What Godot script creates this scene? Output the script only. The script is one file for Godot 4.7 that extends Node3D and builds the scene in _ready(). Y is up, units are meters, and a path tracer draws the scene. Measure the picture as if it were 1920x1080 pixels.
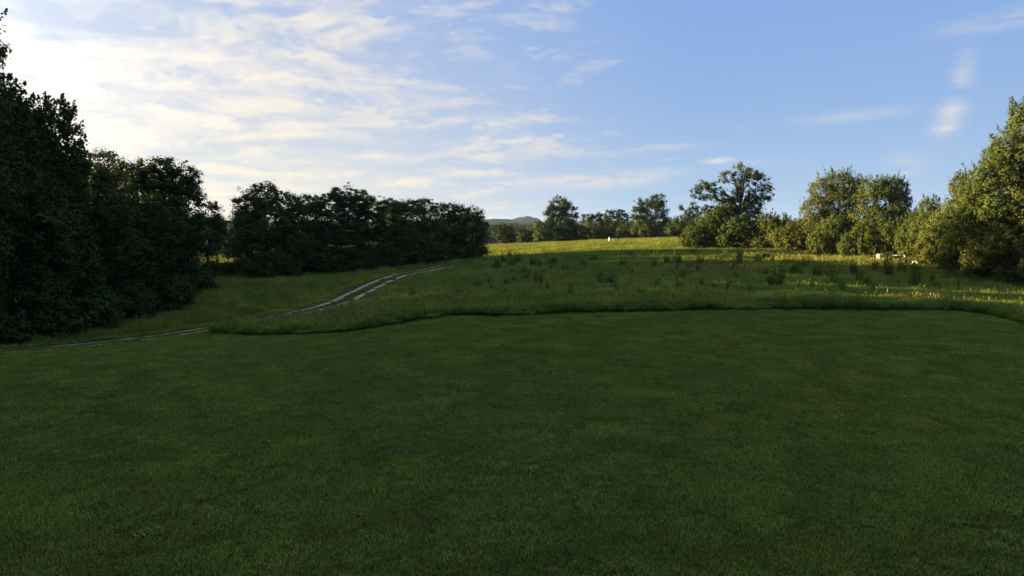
extends Node3D
# A shaded lawn and rough meadow at low evening sun; woods on the left, a tree belt, a hill field and sunlit hedgerow trees.

const FOC := 1251.0            # focal length in pixels of the 1920 px wide photograph
const CAM_H := 3.6
const PITCH := 4.93
const SUN_AZ := -78.0          # degrees from the view axis, to the left
const SUN_EL := 8.0

var rng := RandomNumberGenerator.new()
var taken := {}
var anchors: Array = []
var tps_w: PackedFloat64Array
var n_big := FastNoiseLite.new()
var n_mid := FastNoiseLite.new()
var n_fine := FastNoiseLite.new()
var lawn_poly: PackedVector2Array
var track_pts: PackedVector3Array
var mats := {}
var GX0 := -70.0
var GZ0 := -20.0
var GSTEP := 1.0
var GNX := 160
var GNZ := 240
var hgrid: PackedFloat32Array

# ---------------------------------------------------------------- helpers
func numbered(called: String) -> String:
	if not taken.has(called):
		taken[called] = 0
		return called
	taken[called] += 1
	return "%s_%03d" % [called, taken[called]]

func tag(o: Node, label: String, category: String, group := "", kind := "") -> void:
	if label != "": o.set_meta("label", label)
	if category != "": o.set_meta("category", category)
	if group != "": o.set_meta("group", group)
	if kind != "": o.set_meta("kind", kind)

func base(called: String, at: Vector3) -> Node3D:
	var o := Node3D.new()
	o.name = numbered(called)
	add_child(o, true)
	o.position = at
	return o

func part(called: String, mesh: Mesh, m: Material, parent: Node) -> MeshInstance3D:
	var o := MeshInstance3D.new()
	o.name = numbered(called) if parent == self else called
	o.mesh = mesh
	o.material_override = m
	parent.add_child(o, true)
	return o

func stuff(called: String, mesh: Mesh, m: Material, xs: Array, cols: PackedColorArray, label: String, category: String, parent: Node = null) -> MultiMeshInstance3D:
	var mm := MultiMesh.new()
	mm.transform_format = MultiMesh.TRANSFORM_3D
	mm.use_colors = true
	mm.mesh = mesh
	mm.instance_count = xs.size()
	for i in xs.size():
		mm.set_instance_transform(i, xs[i])
		mm.set_instance_color(i, cols[i])
	var o := MultiMeshInstance3D.new()
	o.name = numbered(called)
	o.multimesh = mm
	o.material_override = m
	(self if parent == null else parent).add_child(o, true)
	tag(o, label, category, "", "stuff")
	return o

func P(px: float, py: float, d: float) -> Vector3:
	# the point that the photograph shows at (px, py), d metres ahead along the ground
	var t := deg_to_rad(PITCH)
	var v := Vector3((px - 960.0) / FOC, -(py - 540.0) / FOC, -1.0)
	var w := Vector3(v.x, v.y * cos(t) + v.z * sin(t), -v.y * sin(t) + v.z * cos(t))
	return Vector3(0, CAM_H, 0) + w * (d / -w.z)

func foliage_mat(rough := 0.62, back := 0.35, spec := 0.25) -> StandardMaterial3D:
	var m := StandardMaterial3D.new()
	m.vertex_color_use_as_albedo = true
	m.roughness = rough
	m.metallic_specular = spec
	m.cull_mode = BaseMaterial3D.CULL_DISABLED
	if back > 0.0:
		m.backlight_enabled = true
		m.backlight = Color(back * 0.9, back, back * 0.35)
	return m

func noise_tex(freq: float, ramp: Array, size := 512, sd := 3) -> NoiseTexture2D:
	var n := FastNoiseLite.new()
	n.seed = sd
	n.frequency = freq
	n.fractal_octaves = 5
	var t := NoiseTexture2D.new()
	t.width = size
	t.height = size
	t.seamless = true
	t.noise = n
	var g := Gradient.new()
	g.offsets = PackedFloat32Array(ramp.map(func(r): return r[0]))
	g.colors = PackedColorArray(ramp.map(func(r): return r[1]))
	t.color_ramp = g
	return t

# ---------------------------------------------------------------- terrain
func tps_u(r2: float) -> float:
	return 0.0 if r2 < 1e-9 else 0.5 * r2 * log(r2)

func fit_terrain() -> void:
	var px := [[960, 1080, 6.5], [200, 1080, 6.5], [1750, 1080, 6.5], [960, 800, 12.0], [300, 800, 12.0], [1650, 800, 12.0],
		[960, 650, 20.0], [1500, 650, 20.0], [1850, 680, 18.0], [1200, 585, 28.0], [1600, 583, 28.0], [870, 592, 27.0], [640, 625, 24.6], [480, 628, 25.5],
		[200, 658, 21.5], [0, 678, 20.5], [500, 690, 17.5], [0, 661, 25.5], [150, 649, 27.5], [300, 634, 30.5], [500, 600, 36.0], [620, 573, 43.0],
		[690, 540, 52.0], [740, 519, 60.0], [790, 508, 66.0], [850, 494, 74.0], [50, 640, 29.0], [200, 610, 35.0], [330, 563, 43.0], [410, 534, 52.0],
		[450, 526, 60.0], [600, 512, 66.0], [910, 484, 84.0], [920, 463, 106.0], [1000, 458, 112.0], [1100, 453, 118.0], [1270, 450, 96.0], [1370, 464, 82.0],
		[1500, 475, 70.0], [1657, 491, 62.0], [1760, 510, 54.0], [1850, 543, 44.0], [1900, 602, 26.5], [960, 540, 42.0], [960, 476, 86.0], [1200, 500, 60.0],
		[1400, 540, 40.0], [1800, 558, 36.0], [780, 560, 38.0], [1920, 545, 43.0]]
	for a in px:
		var q := P(a[0], a[1], a[2])
		anchors.append(Vector3(q.x, q.y, q.z))
	for q in [Vector3(0, 0, 10), Vector3(-30, 0, 5), Vector3(30, 0, 5), Vector3(-45, -1.6, -30), Vector3(-50, -1.5, -60), Vector3(-60, -1.8, -100), Vector3(60, 0.2, -40), Vector3(60, 1.6, -80), Vector3(20, 0.6, -150), Vector3(-40, -1.2, -140), Vector3(60, 1.0, -140), Vector3(-5, 0.4, -140)]:
		anchors.append(q)
	var n := anchors.size()
	var m := n + 3
	var A: Array = []
	for i in m:
		var row := PackedFloat64Array()
		row.resize(m + 1)
		if i < n:
			for j in n:
				var dx: float = anchors[i].x - anchors[j].x
				var dz: float = anchors[i].z - anchors[j].z
				row[j] = tps_u(dx * dx + dz * dz)
			row[i] += 6.0
			row[n] = 1.0
			row[n + 1] = anchors[i].x
			row[n + 2] = anchors[i].z
			row[m] = anchors[i].y
		else:
			for j in n:
				row[j] = 1.0 if i == n else (anchors[j].x if i == n + 1 else anchors[j].z)
		A.append(row)
	for c in m:
		var p := c
		for r in range(c, m):
			if absf(A[r][c]) > absf(A[p][c]): p = r
		var tmp = A[c]
		A[c] = A[p]
		A[p] = tmp
		var rc: PackedFloat64Array = A[c]
		for r in m:
			if r == c: continue
			var rr: PackedFloat64Array = A[r]
			var f := rr[c] / rc[c]
			if f == 0.0: continue
			for k in range(c, m + 1): rr[k] -= f * rc[k]
			A[r] = rr
	tps_w.resize(m)
	for i in m: tps_w[i] = A[i][m] / A[i][i]

func raw_height(x: float, z: float) -> float:
	var n := anchors.size()
	var h := tps_w[n] + tps_w[n + 1] * x + tps_w[n + 2] * z
	for i in n:
		var a: Vector3 = anchors[i]
		var dx := x - a.x
		var dz := z - a.z
		var r2 := dx * dx + dz * dz
		if r2 > 1e-9: h += tps_w[i] * 0.5 * r2 * log(r2)
	# far country lies a little lower
	var e := smoothstep(0.0, 1.0, clampf((maxf(absf(x) - 62.0, 0.0)) / 60.0, 0, 1))
	e = maxf(e, smoothstep(0.0, 1.0, clampf((-z - 130.0) / 70.0, 0, 1)))
	e = maxf(e, smoothstep(0.0, 1.0, clampf((z - 8.0) / 20.0, 0, 1)))
	h = clampf(h, -4.0, 5.0)
	return lerpf(h, -1.5, e) + n_mid.get_noise_2d(x, z) * 0.05

func gh(x: float, z: float) -> float:
	var fx := (x - GX0) / GSTEP
	var fz := (-z - GZ0) / GSTEP
	if fx < 0 or fz < 0 or fx >= GNX - 1 or fz >= GNZ - 1:
		return raw_height(x, z)
	var i := int(fx)
	var j := int(fz)
	var u := fx - i
	var v := fz - j
	var k := j * GNX + i
	return lerpf(lerpf(hgrid[k], hgrid[k + 1], u), lerpf(hgrid[k + GNX], hgrid[k + GNX + 1], u), v)

func ground_normal(x: float, z: float) -> Vector3:
	return Vector3(gh(x - 0.7, z) - gh(x + 0.7, z), 1.4, gh(x, z - 0.7) - gh(x, z + 0.7)).normalized()

func hit(px: float, py: float) -> Vector3:
	# where the ground shows at that place of the photograph
	var last := P(px, py, 3.0)
	var d := 3.0
	while d < 220.0:
		d += 0.25 + d * 0.004
		var q := P(px, py, d)
		var g := gh(q.x, q.z)
		if q.y <= g:
			return Vector3(q.x, g, q.z)
		last = q
	return Vector3(last.x, gh(last.x, last.z), last.z)

func spread_lines(fine_lo: float, fine_hi: float, lo: float, hi: float, step: float) -> PackedFloat32Array:
	var a: Array = []
	var v := fine_lo
	while v <= fine_hi:
		a.append(v)
		v += step
	var s := step
	v = fine_hi
	while v < hi:
		s *= 1.25
		v += s
		a.append(v)
	s = step
	v = fine_lo
	while v > lo:
		s *= 1.25
		v -= s
		a.append(v)
	a.sort()
	return PackedFloat32Array(a)

func build_ground() -> void:
	hgrid.resize(GNX * GNZ)
	for j in GNZ:
		for i in GNX:
			hgrid[j * GNX + i] = raw_height(GX0 + i * GSTEP, -(GZ0 + j * GSTEP))
	var xs := spread_lines(-69, 88, -2500, 2500, 1.0)
	var zs := spread_lines(-18, 215, -400, 3000, 1.0)
	var v := PackedVector3Array()
	var c := PackedColorArray()
	var idx := PackedInt32Array()
	for z in zs:
		for x in xs:
			v.append(Vector3(x, gh(x, -z), -z))
			var k := 0.5 + 0.5 * n_big.get_noise_2d(x * 2.0, z * 2.0)
			c.append(Color(0.060, 0.066, 0.020).lerp(Color(0.085, 0.092, 0.026), k))
	var w := xs.size()
	for j in zs.size() - 1:
		for i in w - 1:
			var a := j * w + i
			idx.append_array(PackedInt32Array([a, a + w, a + 1, a + 1, a + w, a + w + 1]))
	var arr := []
	arr.resize(Mesh.ARRAY_MAX)
	arr[Mesh.ARRAY_VERTEX] = v
	arr[Mesh.ARRAY_COLOR] = c
	arr[Mesh.ARRAY_INDEX] = idx
	var st := SurfaceTool.new()
	st.create_from_arrays(arr)
	st.generate_normals()
	var m := StandardMaterial3D.new()
	m.vertex_color_use_as_albedo = true
	m.roughness = 0.95
	m.metallic_specular = 0.1
	m.uv1_triplanar = true
	m.uv1_world_triplanar = true
	m.uv1_scale = Vector3.ONE * 0.7
	m.albedo_texture = noise_tex(0.02, [[0.0, Color(0.62, 0.62, 0.6)], [0.5, Color(0.85, 0.86, 0.8)], [1.0, Color(1, 1, 1)]], 512, 5)
	var o := part("ground", st.commit(), m, self)
	tag(o, "soil under the lawn, meadow and far field", "ground", "", "structure")

# ---------------------------------------------------------------- grass
func blade_patch(sd: int, half: float, count: int, h0: float, h1: float, w: float, lean: float, cols: Array, seeds := 0.0) -> ArrayMesh:
	var r := RandomNumberGenerator.new()
	r.seed = sd
	var v := PackedVector3Array()
	var c := PackedColorArray()
	for i in count:
		var p := Vector3(r.randf_range(-half, half), -0.015, r.randf_range(-half, half))
		var h := lerpf(h0, h1, pow(r.randf(), 1.4))
		var a := r.randf() * TAU
		var dir := Vector3(cos(a), 0, sin(a))
		var side := Vector3(-dir.z, 0, dir.x) * w * r.randf_range(0.6, 1.3) * 0.5
		var b := r.randf_range(0.1, 1.0) * lean * h
		var mid := p + Vector3(0, h * 0.6, 0) + dir * b * 0.4
		var tip := p + Vector3(0, h * r.randf_range(0.8, 1.0), 0) + dir * b
		var col: Color = cols[r.randi() % cols.size()]
		var f := r.randf_range(0.75, 1.25)
		col = Color(col.r * f, col.g * f, col.b * f)
		v.append_array(PackedVector3Array([p - side, p + side, mid + side * 0.9, p - side, mid + side * 0.9, mid - side * 0.9, mid - side * 0.9, mid + side * 0.9, tip]))
		for k in 9: c.append(col)
		if r.randf() < seeds:
			# a stalk with a seed head
			var hh := h1 * r.randf_range(1.0, 1.35)
			var t0 := p + Vector3(0, hh * 0.72, 0) + dir * b * 0.4
			var t1 := p + Vector3(0, hh, 0) + dir * b * 0.7
			var sc := Color(0.15, 0.15, 0.05) * r.randf_range(0.7, 1.3)
			var sw := side.normalized()
			v.append_array(PackedVector3Array([p, t0 - sw * 0.003, t0 + sw * 0.003, t0 - sw * 0.018, t0 + sw * 0.018, t1]))
			for k in 6: c.append(sc)
	var arr := []
	arr.resize(Mesh.ARRAY_MAX)
	arr[Mesh.ARRAY_VERTEX] = v
	arr[Mesh.ARRAY_COLOR] = c
	var me := ArrayMesh.new()
	me.add_surface_from_arrays(Mesh.PRIMITIVE_TRIANGLES, arr)
	return me

func tall_patch(sd: int, half: float, count: int, h0: float, h1: float, cols: Array) -> ArrayMesh:
	# thin stems that carry their arching leaves above: one looks in among the stems from the mown side
	var r := RandomNumberGenerator.new()
	r.seed = sd
	var v := PackedVector3Array()
	var c := PackedColorArray()
	for i in count:
		var p := Vector3(r.randf_range(-half, half), -0.02, r.randf_range(-half, half))
		var h := r.randf_range(h0, h1)
		var fork := p + Vector3(r.randf_range(-0.03, 0.03), h * r.randf_range(0.42, 0.6), r.randf_range(-0.03, 0.03))
		var col: Color = cols[r.randi() % cols.size()]
		v.append_array(PackedVector3Array([p + Vector3(-0.002, 0, 0), p + Vector3(0.002, 0, 0), fork]))
		for k in 3: c.append(col)
		for b in 4:
			var a := r.randf() * TAU
			var dir := Vector3(cos(a), 0, sin(a))
			var side := Vector3(-dir.z, 0, dir.x) * r.randf_range(0.005, 0.009)
			var reach := h * r.randf_range(0.15, 0.75)
			var mid := fork + Vector3(0, h * r.randf_range(0.25, 0.45), 0) + dir * reach * 0.45
			var tip := mid + dir * reach * 0.6 + Vector3(0, h * r.randf_range(-0.22, 0.12), 0)
			v.append_array(PackedVector3Array([fork, mid + side, mid - side, mid - side, mid + side, tip]))
			var f := r.randf_range(0.8, 1.2)
			for k in 6: c.append(Color(col.r * f, col.g * f, col.b * f))
	var arr := []
	arr.resize(Mesh.ARRAY_MAX)
	arr[Mesh.ARRAY_VERTEX] = v
	arr[Mesh.ARRAY_COLOR] = c
	var me := ArrayMesh.new()
	me.add_surface_from_arrays(Mesh.PRIMITIVE_TRIANGLES, arr)
	return me

func seat(x: float, z: float, turn: float, s: float, sy: float) -> Transform3D:
	var up := ground_normal(x, z)
	var f := Vector3(sin(turn), 0, cos(turn))
	var rt := up.cross(f).normalized()
	f = rt.cross(up)
	return Transform3D(Basis(rt * s, up * sy, f * s), Vector3(x, gh(x, z), z))

func on_lawn(x: float, z: float) -> bool:
	return Geometry2D.is_point_in_polygon(Vector2(x, z + 0.55 * n_fine.get_noise_2d(x * 9.0, z * 9.0)), lawn_poly)

func track_dist(x: float, z: float) -> float:
	var best := 1e9
	var p := Vector2(x, z)
	for i in track_pts.size() - 1:
		var a := Vector2(track_pts[i].x, track_pts[i].z)
		var b := Vector2(track_pts[i + 1].x, track_pts[i + 1].z)
		best = minf(best, p.distance_to(Geometry2D.get_closest_point_to_segment(p, a, b)))
	return best

func in_view(x: float, z: float, extra: float) -> bool:
	return absf(x) < -z * 0.80 + extra

func build_grass() -> void:
	var gm := foliage_mat(0.75, 0.5, 0.1)
	mats.grass = gm
	# the mown lawn
	var lcols := [Color(0.156, 0.214, 0.034), Color(0.174, 0.226, 0.037), Color(0.138, 0.204, 0.033), Color(0.200, 0.220, 0.048), Color(0.154, 0.200, 0.040)]
	var per: Array = [[], [], []]
	var pc: Array = [PackedColorArray(), PackedColorArray(), PackedColorArray()]
	var st := 0.46
	var z := 0.0
	while z > -34.0:
		var x := -42.0
		while x < 44.0:
			x += st
			if not in_view(x, z, 5.0): continue
			var xx := x + rng.randf_range(-0.12, 0.12)
			var zz := z + rng.randf_range(-0.12, 0.12)
			if not on_lawn(xx, zz): continue
			var k := rng.randi() % 3
			var nb := n_big.get_noise_2d(xx * 3.0, zz * 3.0)
			var nm := n_mid.get_noise_2d(xx * 6.0, zz * 6.0)
			var nf := n_fine.get_noise_2d(xx * 10.0, zz * 10.0)
			var f := (1.0 + 0.14 * nm + 0.24 * nf) * rng.randf_range(0.78, 1.22)
			var clover := clampf(n_mid.get_noise_2d(xx * 4.0 + 90.0, zz * 4.0) * 3.0 - 0.6, 0.0, 1.0)
			var col := Color(f * (1.0 + 0.16 * nb + 0.2 * nf) * (1.0 - 0.16 * clover), f * (1.0 - 0.06 * clover), f * (1.0 - 0.15 * nb))
			per[k].append(seat(xx, zz, rng.randf() * TAU, 1.0, maxf(0.5, 1.05 + 0.3 * nm + 0.45 * nf + rng.randf_range(-0.15, 0.15))))
			pc[k].append(col)
		z -= st
	var lawn := base("lawn_grass", Vector3.ZERO)
	tag(lawn, "short mown grass of the shaded lawn in front", "grass", "", "stuff")
	for k in 3:
		stuff("mown_grass", blade_patch(11 + k, 0.30, 1700, 0.022, 0.062, 0.008, 1.0, lcols), gm, per[k], pc[k], "", "", lawn)
	var tx: Array = []
	var tcol := PackedColorArray()
	for i in 2600:
		var zz := -4.0 - 26.0 * pow(rng.randf(), 1.3)
		var xx := rng.randf_range(-1.0, 1.0) * (-zz * 0.82 + 3.0)
		if not on_lawn(xx, zz): continue
		var nf := n_fine.get_noise_2d(xx * 7.0 + 30.0, zz * 7.0)
		if nf < -0.05: continue
		tx.append(seat(xx, zz, rng.randf() * TAU, rng.randf_range(0.6, 1.3), rng.randf_range(0.7, 1.3)))
		var f := rng.randf_range(0.8, 1.15)
		tcol.append(Color(f * rng.randf_range(0.85, 1.1), f, f))
	stuff("coarse_tufts", blade_patch(15, 0.11, 110, 0.04, 0.095, 0.009, 1.3, lcols), gm, tx, tcol, "", "", lawn)
	# the rough meadow beyond
	var mcols := [Color(0.158, 0.212, 0.032), Color(0.173, 0.222, 0.034), Color(0.140, 0.198, 0.030), Color(0.20, 0.214, 0.046), Color(0.16, 0.198, 0.035)]
	var mm: Array = [[], [], [], []]
	var mc: Array = [PackedColorArray(), PackedColorArray(), PackedColorArray(), PackedColorArray()]
	st = 0.62
	z = -20.0
	while z > -150.0:
		var far := clampf((-z - 60.0) / 60.0, 0, 1)
		var s := st * (1.0 + far * 0.8)
		var x := maxf(z * 0.8 - 4.0, -62.0)
		while x < minf(-z * 0.8 + 6.0, 64.0):
			x += s
			var xx := x + rng.randf_range(-0.25, 0.25) * s
			var zz := z + rng.randf_range(-0.25, 0.25) * s
			if on_lawn(xx, zz): continue
			if zz > -40.0 and on_lawn(xx, zz + 0.95) and track_dist(xx, zz) > 2.4: continue
			var td := track_dist(xx, zz)
			var nb := n_big.get_noise_2d(xx * 2.0 + 40.0, zz * 2.0)
			var nm := n_mid.get_noise_2d(xx * 3.0, zz * 3.0)
			var nf := n_fine.get_noise_2d(xx * 8.0, zz * 8.0)
			var tall := (0.88 + 0.35 * nb + 0.5 * nm + 0.55 * nf + rng.randf_range(-0.15, 0.25)) * lerpf(1.0, 0.7, far)
			if td < 2.6: tall *= 0.30
			if td < 1.3: continue
			var k := rng.randi() % 3
			if nb + nm * 0.6 > 0.22: k = 3 if rng.randf() < 0.6 else k
			var f := (1.0 + 0.35 * nm + 0.5 * nf) * rng.randf_range(0.8, 1.2)
			var dry := clampf(0.06 + 0.4 * nb + 0.35 * nm, -0.3, 0.35)
			mm[k].append(seat(xx, zz, rng.randf() * TAU, 1.0 + far * 0.8, maxf(tall, 0.22)))
			mc[k].append(Color(f * (1.0 + dry * 0.75), f * (1.0 + dry * 0.22), f * (1.0 - dry * 0.1)))
		z -= s
	for i in track_pts.size():
		for k2 in 7:
			var rr := 0.32 if k2 < 4 else 1.25
			# grass creeps over the ruts in places, more over the right one
			var q := track_pts[i] + Vector3(rng.randf_range(-rr, rr), 0, rng.randf_range(-rr, rr))
			var tv := track_pts[mini(i + 1, track_pts.size() - 1)] - track_pts[maxi(i - 1, 0)]
			var sidew := (q - track_pts[i]).dot(Vector3(-tv.z, 0, tv.x).normalized())
			if k2 >= 4 and n_mid.get_noise_2d(q.x * 5.0, q.z * 5.0) + (0.12 if sidew > 0.0 else -0.22) < 0.0: continue
			mm[0].append(seat(q.x, q.z, rng.randf() * TAU, 0.45, 0.16 + 0.22 * rng.randf()))
			mc[0].append(Color(0.9, 0.9, 0.9))
	var mead := base("meadow_grass", Vector3.ZERO)
	tag(mead, "rough uncut meadow grass between the lawn and the trees", "grass", "", "stuff")
	for k in 4:
		stuff("meadow_sward", blade_patch(21 + k, 0.42, 430, 0.10, 0.38, 0.012, 0.8, mcols, 0.005 if k < 3 else 0.045), gm, mm[k], mc[k], "", "", mead)
	# the dense deep green fringe along the lawn
	var fx: Array = []
	var fc := PackedColorArray()
	var edge := lawn_edge()
	for i in edge.size() - 1:
		var a: Vector3 = edge[i]
		var b: Vector3 = edge[i + 1]
		var nn := int(a.distance_to(b) / 0.22) + 1
		for j in nn:
			var q := a.lerp(b, float(j) / nn)
			for r in 5:
				if rng.randf() < 0.08 or n_fine.get_noise_2d(q.x * 12.0, q.z * 12.0) < -0.42: continue
				var off := Vector3(rng.randf_range(-0.2, 0.2), 0, -0.02 - r * 0.24 + rng.randf_range(-0.18, 0.15))
				var xx := q.x + off.x
				var zz := q.z + off.z
				if track_dist(xx, zz) < 2.4: continue
				var nf := n_mid.get_noise_2d(xx * 4.0, zz * 4.0)
				fx.append(seat(xx, zz, rng.randf() * TAU, 0.8, maxf(0.45, 0.92 + 1.0 * nf + rng.randf_range(-0.3, 0.35))))
				var f := rng.randf_range(0.8, 1.15)
				fc.append(Color(f * 0.95, f, f))
	stuff("grass_fringe", tall_patch(31, 0.30, 175, 0.20, 0.40, mcols), gm, fx, fc, "ragged strip of taller grass along the edge of the lawn", "grass")

var edge_cache: Array = []
func lawn_edge() -> Array:
	if edge_cache.is_empty():
		var px := [[-160, 683], [-60, 673.5], [0, 666.5], [120, 656], [260, 642], [330, 634], [400, 625], [480, 628], [560, 627], [650, 624], [720, 612], [790, 600], [860, 592], [930, 594], [1020, 590], [1150, 585], [1350, 582], [1600, 582], [1790, 583], [1850, 590], [1920, 604], [2060, 640]]
		var cv := Curve3D.new()
		var ps: Array = []
		for a in px: ps.append(hit(a[0], a[1]))
		for i in ps.size():
			var t: Vector3 = (ps[mini(i + 1, ps.size() - 1)] - ps[maxi(i - 1, 0)]) / 6.0
			cv.add_point(ps[i], -t, t)
		var ln := cv.get_baked_length()
		var s := 0.0
		while s < ln:
			edge_cache.append(cv.sample_baked(s))
			s += 0.6
	return edge_cache

func build_layout() -> void:
	for e in lawn_edge(): lawn_poly.append(Vector2(e.x, e.z))
	lawn_poly.append(Vector2(50, 12))
	lawn_poly.append(Vector2(-50, 12))
	var cv := Curve3D.new()
	var ps: Array = []
	for a in [[-140, 676], [-60, 668], [0, 661], [120, 651], [260, 637], [400, 616], [520, 597], [620, 573], [680, 547], [720, 527], [760, 514], [800, 507.5], [845, 497]]: ps.append(hit(a[0], a[1]))
	for i in ps.size():
		var t: Vector3 = (ps[mini(i + 1, ps.size() - 1)] - ps[maxi(i - 1, 0)]) / 6.0
		cv.add_point(ps[i], -t, t)
	var s := 0.0
	while s < cv.get_baked_length():
		track_pts.append(cv.sample_baked(s))
		s += 0.5

func build_track() -> void:
	var o := base("dirt_track", Vector3.ZERO)
	tag(o, "two pale wheel ruts curving up the slope on the left", "track", "", "structure")
	var m := StandardMaterial3D.new()
	m.uv1_triplanar = true
	m.uv1_world_triplanar = true
	m.uv1_scale = Vector3.ONE * 0.9
	m.albedo_texture = noise_tex(0.03, [[0.0, Color(0.38, 0.34, 0.26)], [0.45, Color(0.57, 0.52, 0.44)], [1.0, Color(0.72, 0.67, 0.59)]], 512, 8)
	m.roughness = 0.95
	for sgn: float in [-1.0, 1.0]:
		var v := PackedVector3Array()
		var idx := PackedInt32Array()
		var rows := 0
		for i in track_pts.size():
			var a := track_pts[maxi(i - 1, 0)]
			var b := track_pts[mini(i + 1, track_pts.size() - 1)]
			var t := (b - a)
			t.y = 0
			t = t.normalized()
			var sd := Vector3(-t.z, 0, t.x)
			var c := track_pts[i] + sd * sgn * 0.62
			for k in 5:
				var f := (k - 2) / 2.0
				var q := c + sd * f * (0.24 + 0.09 * n_fine.get_noise_2d(i * 14.0, k * 30.0 + sgn * 50.0))
				q.y = gh(q.x, q.z) + 0.014 - 0.008 * (1.0 - f * f)
				v.append(q)
			if i > 0:
				for k in 4:
					var p := (rows - 1) * 5 + k
					idx.append_array(PackedInt32Array([p, p + 5, p + 1, p + 1, p + 5, p + 6]))
			rows += 1
		var arr := []
		arr.resize(Mesh.ARRAY_MAX)
		arr[Mesh.ARRAY_VERTEX] = v
		arr[Mesh.ARRAY_INDEX] = idx
		var st := SurfaceTool.new()
		st.create_from_arrays(arr)
		st.generate_normals()
		part("wheel_rut", st.commit(), m, o)

# ---------------------------------------------------------------- trees
func tube_into(v: PackedVector3Array, pts: Array, radii: Array, sides := 8) -> void:
	var rings: Array = []
	for i in pts.size():
		var t: Vector3 = (pts[mini(i + 1, pts.size() - 1)] - pts[maxi(i - 1, 0)]).normalized()
		var u := t.cross(Vector3(0.31, 0.17, 0.93)).normalized()
		var w := t.cross(u)
		var ring: Array = []
		for k in sides:
			var a := TAU * k / sides
			ring.append(pts[i] + (u * cos(a) + w * sin(a)) * radii[i])
		rings.append(ring)
	for i in pts.size() - 1:
		for k in sides:
			var k2 := (k + 1) % sides
			v.append_array(PackedVector3Array([rings[i][k], rings[i + 1][k], rings[i][k2], rings[i][k2], rings[i + 1][k], rings[i + 1][k2]]))

func solid(v: PackedVector3Array) -> ArrayMesh:
	var st := SurfaceTool.new()
	st.begin(Mesh.PRIMITIVE_TRIANGLES)
	st.set_smooth_group(0)
	for p in v: st.add_vertex(p)
	st.index()
	st.generate_normals()
	return st.commit()

func bend(a: Vector3, b: Vector3, r: RandomNumberGenerator, amount: float, sag := 0.0) -> Array:
	var out: Array = []
	for i in 6:
		var t := i / 5.0
		var q := a.lerp(b, t)
		var k := sin(t * PI)
		q += Vector3(r.randf_range(-1, 1), r.randf_range(-0.5, 0.5), r.randf_range(-1, 1)) * amount * k
		q.y += sag * k
		out.append(q)
	return out

# kinds of foliage: leaf length, width, clump size, clump flattening, tone, spread of tone
var KINDS := {
	"broad": {"l": 0.20, "w": 0.13, "flat": 0.75, "clump": 0.30},
	"poplar": {"l": 0.17, "w": 0.13, "flat": 1.1, "clump": 0.26},
	"pine": {"l": 0.26, "w": 0.07, "flat": 0.40, "clump": 0.30},
	"feather": {"l": 0.24, "w": 0.075, "flat": 1.15, "clump": 0.24},
	"cedar": {"l": 0.22, "w": 0.07, "flat": 0.9, "clump": 0.22},
	"tuft": {"l": 0.26, "w": 0.12, "flat": 0.75, "clump": 0.40},
}

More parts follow.
